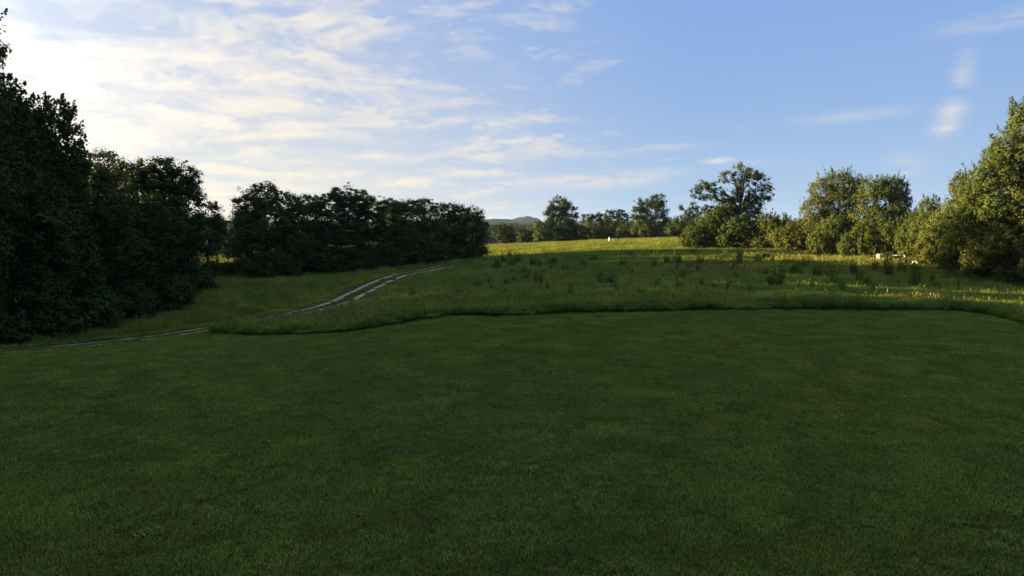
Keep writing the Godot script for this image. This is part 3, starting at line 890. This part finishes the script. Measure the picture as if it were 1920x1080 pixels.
# ---------------------------------------------------------------- goats
func capsule(p: Vector3, a: Vector3, b: Vector3, ra: float, rb: float) -> float:
	var ab := b - a
	var t := clampf((p - a).dot(ab) / maxf(ab.length_squared(), 1e-6), 0.0, 1.0)
	return p.distance_to(a + ab * t) - lerpf(ra, rb, t)

func net(bones: Array, cell: float, paint: Callable) -> ArrayMesh:
	# surface nets over tapered bones joined by a smooth minimum
	var lo := Vector3.ONE * 1e9
	var hi := -lo
	for bn in bones:
		for k in 2:
			var rr: float = bn[2 + k] + cell * 2.5
			lo = lo.min(bn[k] - Vector3.ONE * rr)
			hi = hi.max(bn[k] + Vector3.ONE * rr)
	var nx := int((hi.x - lo.x) / cell) + 2
	var ny := int((hi.y - lo.y) / cell) + 2
	var nz := int((hi.z - lo.z) / cell) + 2
	var f := PackedFloat32Array()
	f.resize(nx * ny * nz)
	f.fill(1.0)
	for bn in bones:
		var rm: float = maxf(bn[2], bn[3]) + cell * 3.0
		var l: Vector3 = bn[0].min(bn[1]) - Vector3.ONE * rm - lo
		var h: Vector3 = bn[0].max(bn[1]) + Vector3.ONE * rm - lo
		for k in range(maxi(0, int(l.z / cell)), mini(nz - 1, int(h.z / cell) + 1) + 1):
			for j in range(maxi(0, int(l.y / cell)), mini(ny - 1, int(h.y / cell) + 1) + 1):
				for i in range(maxi(0, int(l.x / cell)), mini(nx - 1, int(h.x / cell) + 1) + 1):
					var q := (k * ny + j) * nx + i
					var d := capsule(lo + Vector3(i, j, k) * cell, bn[0], bn[1], bn[2], bn[3])
					var o := f[q]
					var e := maxf(0.05 - absf(o - d), 0.0) / 0.05
					f[q] = minf(o, d) - e * e * 0.05 * 0.25
	var ids := {}
	var v := PackedVector3Array()
	var c := PackedColorArray()
	var idx := PackedInt32Array()
	var st := [1, nx, nx * ny]
	for k in nz - 1:
		for j in ny - 1:
			for i in nx - 1:
				var q := (k * ny + j) * nx + i
				var sum := Vector3.ZERO
				var n := 0
				for ax in 3:
					for b in 4:
						var b0: int = b & 1
						var b1: int = b >> 1
						var o3: Vector3i = [Vector3i(0, b0, b1), Vector3i(b0, 0, b1), Vector3i(b0, b1, 0)][ax]
						var qa: int = q + o3.x + o3.y * nx + o3.z * nx * ny
						var fa := f[qa]
						var fb := f[qa + st[ax]]
						if (fa < 0.0) != (fb < 0.0):
							var p := Vector3(o3)
							p[ax] += fa / (fa - fb)
							sum += p
							n += 1
				if n > 0:
					ids[q] = v.size()
					var p := lo + (Vector3(i, j, k) + sum / n) * cell
					v.append(p)
					c.append(paint.call(p))
	for q in ids:
		var fa := f[q]
		for ax in 3:
			var fb := f[q + st[ax]]
			if (fa < 0.0) == (fb < 0.0): continue
			var s1: int = st[(ax + 1) % 3]
			var s2: int = st[(ax + 2) % 3]
			if not (ids.has(q - s1) and ids.has(q - s2) and ids.has(q - s1 - s2)): continue
			var a: int = ids[q]
			var b: int = ids[q - s1]
			var cc: int = ids[q - s1 - s2]
			var dd: int = ids[q - s2]
			if fa < 0.0: idx.append_array(PackedInt32Array([a, cc, b, a, dd, cc]))
			else: idx.append_array(PackedInt32Array([a, b, cc, a, cc, dd]))
	var arr := []
	arr.resize(Mesh.ARRAY_MAX)
	arr[Mesh.ARRAY_VERTEX] = v
	arr[Mesh.ARRAY_COLOR] = c
	arr[Mesh.ARRAY_INDEX] = idx
	var tool := SurfaceTool.new()
	tool.create_from_arrays(arr)
	tool.generate_normals()
	return tool.commit()

func goat(label: String, at: Vector3, yaw: float, pose: int, size: float, white: Color, patch: Color) -> void:
	var o := base("goat", at)
	tag(o, label, "goat", "goats grazing on the right")
	o.rotation.y = yaw
	o.scale = Vector3.ONE * size
	var B: Array = []
	# trunk, chest and belly
	B.append([Vector3(-0.36, 0.62, 0), Vector3(-0.05, 0.60, 0), 0.17, 0.20])
	B.append([Vector3(-0.05, 0.60, 0), Vector3(0.26, 0.62, 0), 0.20, 0.17])
	B.append([Vector3(0.18, 0.56, 0), Vector3(0.28, 0.52, 0), 0.15, 0.12])
	B.append([Vector3(-0.48, 0.70, 0), Vector3(-0.54, 0.76, 0), 0.035, 0.025])
	for s in [-1.0, 1.0]:
		B.append([Vector3(0.24, 0.55, 0.09 * s), Vector3(0.25, 0.30, 0.10 * s), 0.085, 0.042])
		B.append([Vector3(0.25, 0.30, 0.10 * s), Vector3(0.24, 0.02, 0.10 * s), 0.040, 0.028])
		B.append([Vector3(-0.38, 0.60, 0.10 * s), Vector3(-0.33, 0.42, 0.11 * s), 0.115, 0.065])
		B.append([Vector3(-0.33, 0.42, 0.11 * s), Vector3(-0.44, 0.26, 0.11 * s), 0.055, 0.036])
		B.append([Vector3(-0.44, 0.26, 0.11 * s), Vector3(-0.42, 0.02, 0.11 * s), 0.034, 0.028])
	var poll := Vector3(0.52, 0.94, 0.0)
	var nose := Vector3(0.74, 0.83, 0.0)
	if pose == 0:
		poll = Vector3(0.58, 0.50, 0.03)
		nose = Vector3(0.70, 0.28, 0.05)
	elif pose == 1:
		poll = Vector3(0.50, 0.80, 0.06)
		nose = Vector3(0.66, 0.66, 0.16)
	elif pose == 2:
		poll = Vector3(0.52, 0.66, 0.10)
		nose = Vector3(0.66, 0.44, 0.14)
	B.append([Vector3(0.28, 0.66, 0), poll + Vector3(-0.03, 0, 0), 0.125, 0.075])
	B.append([poll, nose, 0.078, 0.042])
	B.append([poll.lerp(nose, 0.3), nose + Vector3(-0.02, -0.03, 0), 0.06, 0.036])
	var sidev := (nose - poll).cross(Vector3.UP).normalized()
	for s in [-1.0, 1.0]:
		B.append([poll + sidev * s * 0.06, poll + sidev * s * 0.14 + Vector3(-0.02, -0.10, 0), 0.026, 0.018])
	var paint := func(p: Vector3) -> Color:
		var n := n_fine.get_noise_3d(p.x * 26.0 + at.x * 9.0, p.y * 26.0, p.z * 20.0)
		if pose == 0:
			return patch if (p.x > 0.02 and p.x < 0.34 and p.y > 0.46 + 0.1 * n and n > -0.25) else white
		if pose == 1:
			var face := p.distance_to(poll.lerp(nose, 0.6)) < 0.13
			return white if face or p.y > 0.74 + 0.08 * n and p.x < 0.25 or p.x < -0.34 + 0.1 * n or p.y < 0.3 else patch
		return white if p.distance_to(poll.lerp(nose, 0.6)) < 0.15 or p.y < 0.34 or (p.x > 0.2 and p.y < 0.62 + 0.1 * n) else patch
	part("body", net(B, 0.025, paint), mats.coat, o)
	for s in [-1.0, 1.0]:
		var v := PackedVector3Array()
		var h0: Vector3 = poll + sidev * s * 0.03 + Vector3(0, 0.05, 0)
		tube_into(v, [h0, h0 + Vector3(-0.03, 0.07, 0), h0 + Vector3(-0.09, 0.11, 0) + sidev * s * 0.02, h0 + Vector3(-0.15, 0.11, 0) + sidev * s * 0.04], [0.018, 0.015, 0.011, 0.004], 6)
		part("horn", solid(v), mats.horn, o)
		var e := SphereMesh.new()
		e.radius = 0.012
		e.height = 0.024
		e.radial_segments = 8
		e.rings = 4
		var eo := part("eye", e, mats.eye, o)
		eo.position = poll.lerp(nose, 0.35) + sidev * s * 0.066 + Vector3(0, 0.02, 0)

func plain(col: Color, rough := 0.8) -> StandardMaterial3D:
	var m := StandardMaterial3D.new()
	m.albedo_color = col.linear_to_srgb()
	m.roughness = rough
	return m

func build_goats() -> void:
	var coat := StandardMaterial3D.new()
	coat.vertex_color_use_as_albedo = true
	coat.roughness = 0.9
	mats.coat = coat
	mats.horn = plain(Color(0.12, 0.10, 0.08))
	mats.eye = plain(Color(0.01, 0.01, 0.01), 0.2)
	goat("cream goat with a tan shoulder, leftmost of the three, head down", hit(1652, 492.5), 0.4, 0, 1.0, Color(0.62, 0.52, 0.36), Color(0.38, 0.26, 0.13))
	goat("white goat with dark brown flank and white face, middle of the three", hit(1682, 494), -0.55, 1, 0.92, Color(0.66, 0.58, 0.50), Color(0.018, 0.009, 0.007))
	goat("dark goat with white face, rightmost of the three, nearest the weeds", hit(1707, 501), -0.9, 2, 0.86, Color(0.66, 0.60, 0.48), Color(0.009, 0.007, 0.006))

# ---------------------------------------------------------------- meadow weeds, tufts and sticks
func weed_mesh(sd: int, tone: Color, wide: float) -> ArrayMesh:
	# one metre tall: upright feathery stems
	var r := RandomNumberGenerator.new()
	r.seed = sd
	var v := PackedVector3Array()
	var c := PackedColorArray()
	for i in 42:
		var a := r.randf() * TAU
		var dr := Vector3(cos(a), 0, sin(a))
		var p := dr * sqrt(r.randf()) * wide * 0.35 + Vector3(0, -0.04, 0)
		var h := r.randf_range(0.45, 1.0) * (1.0 - 0.35 * p.length() / wide)
		var tip := p + Vector3(0, h, 0) + dr * r.randf_range(0.02, 0.22) * wide
		var sd2 := Vector3(-dr.z, 0, dr.x) * 0.008
		var f := r.randf_range(0.7, 1.25)
		var col := Color(tone.r * f, tone.g * f, tone.b * f)
		v.append_array(PackedVector3Array([p - sd2, p + sd2, tip]))
		for k in 3: c.append(col)
		for k in 15:
			var t := r.randf_range(0.12, 1.0)
			var q := p.lerp(tip, t)
			var la := r.randf() * TAU
			var ld := Vector3(cos(la), r.randf_range(0.5, 1.8), sin(la)).normalized()
			var ll := 0.11 * (1.15 - t * 0.6) * r.randf_range(0.7, 1.3)
			var lw := ld.cross(Vector3.UP).normalized() * ll * 0.16
			var e := q + ld * ll
			v.append_array(PackedVector3Array([q, q.lerp(e, 0.5) + lw, e, q, e, q.lerp(e, 0.5) - lw]))
			var g := r.randf_range(0.8, 1.2)
			for m in 6: c.append(Color(col.r * g, col.g * g, col.b * g))
	var arr := []
	arr.resize(Mesh.ARRAY_MAX)
	arr[Mesh.ARRAY_VERTEX] = v
	arr[Mesh.ARRAY_COLOR] = c
	var me := ArrayMesh.new()
	me.add_surface_from_arrays(Mesh.PRIMITIVE_TRIANGLES, arr)
	return me

func build_weeds() -> void:
	var ms := [weed_mesh(1, Color(0.085, 0.125, 0.024), 0.55), weed_mesh(2, Color(0.078, 0.115, 0.024), 0.7), weed_mesh(3, Color(0.095, 0.130, 0.026), 0.42)]
	# place of the foot, height and width in the photograph, label of the ones that stand out
	var spots := [
		[1452, 540, 50, 46, "largest weed clump in the meadow, right of the middle"], [1143, 537, 24, 34, "wide low weed clump in the middle of the meadow"], [1010, 540, 30, 30, "tall weed clump left of the wide low clump"],
		[1070, 557, 24, 16, "narrow weed clump nearest the lawn in the middle"], [1715, 540, 50, 24, "tall weed clump below the rightmost goat"], [1664, 522, 44, 30, "tall weed clump below the leftmost goat"],
		[1690, 516, 34, 24, "weed clump below the middle goat"], [1747, 532, 26, 12, "slim weed clump right of the goats"], [1796, 550, 30, 8, "single slim weed stalk in the right of the meadow"],
		[772, 562, 24, 16, "small weed clump beside the track's bend"], [834, 573, 20, 26, "low weed clump near the lawn, right of the track"], [1386, 502, 32, 20, "weed clump below the crooked tree"],
		[1530, 522, 26, 26, ""], [1555, 526, 22, 20, ""], [1225, 506, 20, 18, ""], [1167, 501, 16, 18, ""], [1270, 501, 24, 16, ""], [1360, 484, 16, 16, ""], [1420, 497, 22, 20, ""], [1490, 517, 26, 26, ""],
		[1600, 517, 28, 24, ""], [1640, 512, 26, 16, ""], [960, 502, 20, 22, ""], [1000, 500, 18, 22, ""], [930, 507, 16, 26, ""], [1035, 496, 14, 20, ""], [860, 557, 18, 20, ""], [1092, 502, 16, 18, ""], [1112, 492, 14, 24, ""],
		[1250, 497, 18, 18, ""], [1312, 497, 18, 20, ""], [1575, 545, 18, 24, ""], [1340, 545, 14, 24, ""], [1200, 555, 14, 22, ""], [985, 528, 18, 24, ""], [1060, 512, 16, 26, ""], [1300, 478, 14, 18, ""], [1180, 482, 12, 20, ""], [1440, 488, 16, 20, ""], [1510, 500, 18, 18, ""], [1625, 535, 20, 18, ""], [1760, 548, 18, 14, ""], [895, 540, 16, 22, ""], [945, 555, 14, 24, ""]]
	var wr := RandomNumberGenerator.new()
	wr.seed = 40
	for i in 84:
		var wx := wr.randf_range(900, 1800)
		var wy := lerpf(484, 556, pow(wr.randf(), 1.3)) + maxf(0.0, wx - 1500) * 0.03
		spots.append([wx, wy, wr.randf_range(10, 24), wr.randf_range(7, 18), ""])
	for i in spots.size():
		var a: Array = spots[i]
		var q := hit(a[0], a[1])
		var dist := -q.z
		var h: float = a[2] / FOC * dist * 1.35
		var w: float = a[3] / FOC * dist
		var o := part("weed_clump", ms[i % 3], mats.grass, self)
		o.position = q
		o.rotation.y = i * 2.1
		var sw := clampf(w / 0.62, 0.35, 2.4)
		o.scale = Vector3(sw, maxf(h, 0.35), sw)
		tag(o, a[4] if a[4] != "" else "small dark green weed clump standing in the shaded meadow", "weeds", "weed clumps in the meadow")
	# dry straw tufts in the lawn
	var straw := [blade_patch(51, 0.12, 120, 0.03, 0.085, 0.008, 1.1, [Color(0.20, 0.165, 0.075), Color(0.16, 0.14, 0.06), Color(0.24, 0.20, 0.09)]), blade_patch(52, 0.15, 130, 0.03, 0.075, 0.008, 1.3, [Color(0.18, 0.155, 0.07), Color(0.15, 0.14, 0.05)])]
	var tufts := [[672, 750], [650, 757], [705, 760], [728, 757], [766, 745], [664, 772], [706, 769], [722, 777], [738, 785], [660, 791], [684, 805], [720, 798], [768, 798], [823, 738], [830, 722], [862, 772], [830, 775], [848, 790], [900, 742], [912, 735], [965, 778], [1000, 762], [980, 726], [820, 830], [748, 852], [880, 760], [955, 745], [700, 838], [850, 850], [870, 868], [1040, 745], [925, 760]]
	for i in tufts.size():
		var q := hit(tufts[i][0], tufts[i][1])
		var o := part("straw_tuft", straw[i % 2], mats.grass, self)
		o.position = q
		o.rotation.y = i * 1.3
		var k := 0.7 + 0.5 * fmod(i * 0.37, 1.0)
		o.scale = Vector3(k * 1.2, k * 1.35, k * 0.9)
		tag(o, "small tuft of dry straw lying in the lawn", "straw tuft", "dry straw tufts in the lawn")
	# bare sticks by the right hedge
	var pale := plain(Color(0.42, 0.36, 0.27), 0.9)
	var sticks := [[1758, 508, 0.5, 0.55, "leaning pale dead stick right of the goats"], [1787, 506, 1.15, 0.8, "pale dead branch lying before the hedge"], [1803, 514, 0.1, 0.5, "short upright pale stub before the hedge"]]
	for a in sticks:
		var q := hit(a[0], a[1])
		var o := base("dead_branch", q)
		tag(o, a[4], "branch", "dead sticks by the right hedge")
		var v := PackedVector3Array()
		var dv := Vector3(-sin(a[2]), cos(a[2]), 0.1)
		var lift := Vector3(0, 0.30 if a[2] > 1.0 else -0.1, 0)
		tube_into(v, [lift, lift + dv * a[3] * 0.5 + Vector3(0.03, 0.02, 0), lift + dv * a[3] + Vector3(0, 0.28, 0)], [0.045, 0.04, 0.02], 7)
		part("stem", solid(v), pale, o)
		v = PackedVector3Array()
		tube_into(v, [lift + dv * a[3] * 0.45, lift + dv * a[3] * 0.6 + Vector3(0.16, 0.08, 0.05)], [0.02, 0.008], 6)
		part("twig", solid(v), pale, o)
	# a stalk with yellow flowers at the lawn's right end
	var q := hit(1825, 588)
	var fo := base("flower_stalk", q)
	tag(fo, "slim stalk with small yellow flowers at the lawn's right end", "flower")
	var sv := PackedVector3Array()
	tube_into(sv, bend(Vector3(0, -0.05, 0), Vector3(0.05, 0.85, 0), rng, 0.02), [0.010, 0.009, 0.008, 0.007, 0.006, 0.004], 6)
	part("stem", solid(sv), plain(Color(0.05, 0.08, 0.02)), fo)
	var fm := plain(Color(0.55, 0.38, 0.05))
	for k in 9:
		var fl := SphereMesh.new()
		fl.radius = 0.022
		fl.height = 0.03
		fl.radial_segments = 7
		fl.rings = 3
		var f := part("flower", fl, fm, fo)
		f.position = Vector3(0.03 + 0.05 * sin(k * 2.3), 0.30 + k * 0.065, 0.05 * cos(k * 2.3))

func build_tank() -> void:
	var q := hit(1147, 452.5)
	var k := -q.z / FOC * 0.88     # metres for a pixel of the photograph there
	var o := base("white_tank", q)
	tag(o, "small bright white tank with an upright pipe at the far field edge", "tank")
	var w := plain(Color(0.80, 0.78, 0.74), 0.5)
	var v := PackedVector3Array()
	tube_into(v, [Vector3(-2.8, 3.2, 0) * k, Vector3(-2.4, 3.4, 0) * k, Vector3(2.5, 3.8, 0) * k, Vector3(6.6, 4.0, 0) * k, Vector3(7.0, 4.0, 0) * k], [0.6 * k, 1.9 * k, 2.2 * k, 2.1 * k, 0.8 * k], 14)
	part("tank_body", solid(v), w, o)
	v = PackedVector3Array()
	tube_into(v, [Vector3(7.6, 4.2, 0) * k, Vector3(8.0, 4.2, 0) * k, Vector3(10.2, 4.2, 0) * k, Vector3(11.2, 4.1, 0) * k], [0.7 * k, 1.6 * k, 1.4 * k, 0.5 * k], 12)
	part("end_drum", solid(v), w, o)
	v = PackedVector3Array()
	tube_into(v, [Vector3(-5.4, -0.3, 0) * k, Vector3(-5.4, 2.6, 0) * k, Vector3(-5.2, 5.6, 0) * k, Vector3(-5.3, 7.0, 0) * k, Vector3(-5.8, 9.4, 0) * k], [2.0 * k, 1.8 * k, 1.2 * k, 1.0 * k, 0.7 * k], 12)
	part("pipe", solid(v), w, o)
	var dk := plain(Color(0.05, 0.035, 0.025))
	for x in [-1.5, 2.0, 5.5, 9.0]:
		v = PackedVector3Array()
		tube_into(v, [Vector3(x, -0.5, 0) * k, Vector3(x, 2.2, 0) * k], [0.5 * k, 0.5 * k], 6)
		part("foot", solid(v), dk, o)

func build_added_house() -> void:
	# unseen building, added so its bulk keeps the eastern sky from the near lawn
	var o := base("added_house", Vector3(0, 0, 1.0))
	tag(o, "unseen brick building added behind the viewpoint to darken the near lawn", "added_house")
	var brick := StandardMaterial3D.new()
	brick.uv1_triplanar = true
	brick.albedo_texture = noise_tex(0.05, [[0.0, Color(0.36, 0.20, 0.15)], [0.5, Color(0.48, 0.28, 0.21)], [1.0, Color(0.56, 0.36, 0.28)]], 256, 14)
	brick.roughness = 0.9
	var wb := BoxMesh.new()
	wb.size = Vector3(18, 6.0, 9)
	part("wall", wb, brick, o).position = Vector3(0, 2.8, 4.5)
	var rm := PrismMesh.new()
	rm.size = Vector3(10.2, 3.0, 19)
	var ro := part("roof", rm, plain(Color(0.06, 0.055, 0.05), 0.95), o)
	ro.rotation.y = PI / 2
	ro.position = Vector3(0, 7.3, 4.5)
	for x in [-6.0, 6.0]:
		var fr := BoxMesh.new()
		fr.size = Vector3(1.2, 1.5, 0.08)
		var wf := part("window", fr, plain(Color(0.7, 0.7, 0.68), 0.6), o)
		wf.position = Vector3(x, 4.2, -0.03)
		var gl := BoxMesh.new()
		gl.size = Vector3(1.0, 1.3, 0.02)
		var gp := part("pane", gl, plain(Color(0.02, 0.025, 0.03), 0.08), wf)
		gp.position = Vector3(0, 0, -0.045)

# ---------------------------------------------------------------- far country
func build_far() -> void:
	var hm := StandardMaterial3D.new()
	hm.vertex_color_use_as_albedo = true
	hm.roughness = 1.0
	hm.metallic_specular = 0.0
	# wooded hills: [px of the top, py of the top, metres away, half width in px]
	var hills := [[985, 407, 1500.0, 75.0, "blue wooded hill on the skyline right of the tree belt"], [900, 411, 1300.0, 260.0, "low far ridge behind the belt's right end"], [1130, 414, 1700.0, 240.0, "low far ridge behind the far trees"], [430, 414, 1100.0, 160.0, "low far ridge behind the gap on the left"], [1480, 416, 1500.0, 220.0, "low far ridge behind the right trees"]]
	for h in hills:
		var top := P(h[0], h[1], h[2])
		var o := base("hill", Vector3(top.x, -1.5, top.z))
		var rx: float = h[3] / FOC * h[2]
		var ht := top.y + 1.5
		var v := PackedVector3Array()
		var c := PackedColorArray()
		var idx := PackedInt32Array()
		var N := 60
		for j in N + 1:
			for i in N + 1:
				var u := (i / float(N)) * 2.0 - 1.0
				var w := (j / float(N)) * 2.0 - 1.0
				var e := pow(maxf(0.0, cos(u * PI / 2.0)), 1.4) * pow(maxf(0.0, 1.0 - w * w), 1.3)
				var nz := n_mid.get_noise_2d(u * 900.0 + h[2], w * 900.0) * 0.5
				v.append(Vector3(u * rx, ht * e * (1.0 + 0.12 * n_big.get_noise_2d(u * 150.0 + h[2], w * 150.0)) + nz * 5.0 * e - 1.0 * (1.0 - e), w * rx * 0.7))
				var f := 1.0 + nz
				c.append(Color(0.046 * f, 0.064 * f, 0.020 * f))
		for j in N:
			for i in N:
				var a := j * (N + 1) + i
				idx.append_array(PackedInt32Array([a, a + 1, a + N + 1, a + 1, a + N + 2, a + N + 1]))
		var arr := []
		arr.resize(Mesh.ARRAY_MAX)
		arr[Mesh.ARRAY_VERTEX] = v
		arr[Mesh.ARRAY_COLOR] = c
		arr[Mesh.ARRAY_INDEX] = idx
		var st := SurfaceTool.new()
		st.create_from_arrays(arr)
		st.generate_normals()
		part("slope", st.commit(), hm, o)
		tag(o, h[4], "hill", "", "structure")
	# the far wood, one mass of crowns
	var r := RandomNumberGenerator.new()
	r.seed = 12
	var cm := crown_mesh([[Vector3(0, 5.0, 0), Vector3(3.4, 3.4, 3.4)], [Vector3(0.5, 7.6, 0), Vector3(2.4, 2.4, 2.4)], [Vector3(-0.3, 2.4, 0), Vector3(3.2, 2.4, 3.2)]], "broad", Color(0.048, 0.066, 0.017), 0.55, 4.5, r)
	var xs: Array = []
	var cols := PackedColorArray()
	for i in 1500:
		var z := -r.randf_range(250.0, 520.0)
		var x := r.randf_range(-0.62, 0.75) * -z
		var px := 960.0 + x / -z * FOC
		var sc := r.randf_range(0.7, 1.2) * (0.55 + -z / 520.0 * 0.55)
		if px > 905 and px < 1120: sc *= 0.85
		xs.append(Transform3D(Basis(Vector3.UP, r.randf() * TAU).scaled(Vector3(sc, sc, sc)), Vector3(x, gh(x, z) - 0.3, z)))
		var f := r.randf_range(0.7, 1.3)
		cols.append(Color(f, f, f))
	stuff("far_wood", cm, mats.leaf, xs, cols, "far dark wood below the blue hill", "wood")

# ---------------------------------------------------------------- main
func _ready() -> void:
	rng.seed = 4
	n_big.seed = 1
	n_big.frequency = 0.02
	n_mid.seed = 2
	n_mid.frequency = 0.05
	n_fine.seed = 3
	n_fine.frequency = 0.09
	var cam := Camera3D.new()
	cam.name = "camera"
	add_child(cam)
	cam.position = Vector3(0, CAM_H, 0)
	cam.rotation_degrees = Vector3(-PITCH, 0, 0)
	cam.fov = rad_to_deg(2.0 * atan(540.0 / FOC))
	cam.far = 6000.0
	cam.near = 0.1
	cam.current = true
	var env := Environment.new()
	env.background_mode = Environment.BG_SKY
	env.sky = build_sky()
	env.tonemap_mode = Environment.TONE_MAPPER_LINEAR
	env.tonemap_exposure = 5.7
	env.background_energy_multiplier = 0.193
	env.fog_enabled = true
	env.fog_density = 0.00009
	env.fog_light_color = Color(0.75, 0.85, 1.0)
	env.sdfgi_enabled = true
	env.ssao_enabled = true
	env.ssil_enabled = true
	var we := WorldEnvironment.new()
	we.name = "world_environment"
	we.environment = env
	add_child(we)
	var sun := DirectionalLight3D.new()
	sun.name = "sun"
	sun.light_energy = 1.6
	sun.light_color = Color(1.0, 0.88, 0.67)
	sun.light_angular_distance = 0.5
	sun.shadow_enabled = true
	sun.rotation_degrees = Vector3(-SUN_EL, 180.0 - SUN_AZ, 0)
	add_child(sun)
	print("sky ", Time.get_ticks_msec())
	fit_terrain()
	build_ground()
	build_layout()
	print("ground ", Time.get_ticks_msec())
	build_track()
	build_grass()
	print("grass ", Time.get_ticks_msec())
	build_trees()
	print("trees ", Time.get_ticks_msec(), " tris ", tri_count)
	build_far()
	build_added_house()
	build_goats()
	build_weeds()
	build_tank()
	print("all ", Time.get_ticks_msec(), " tris ", tri_count)
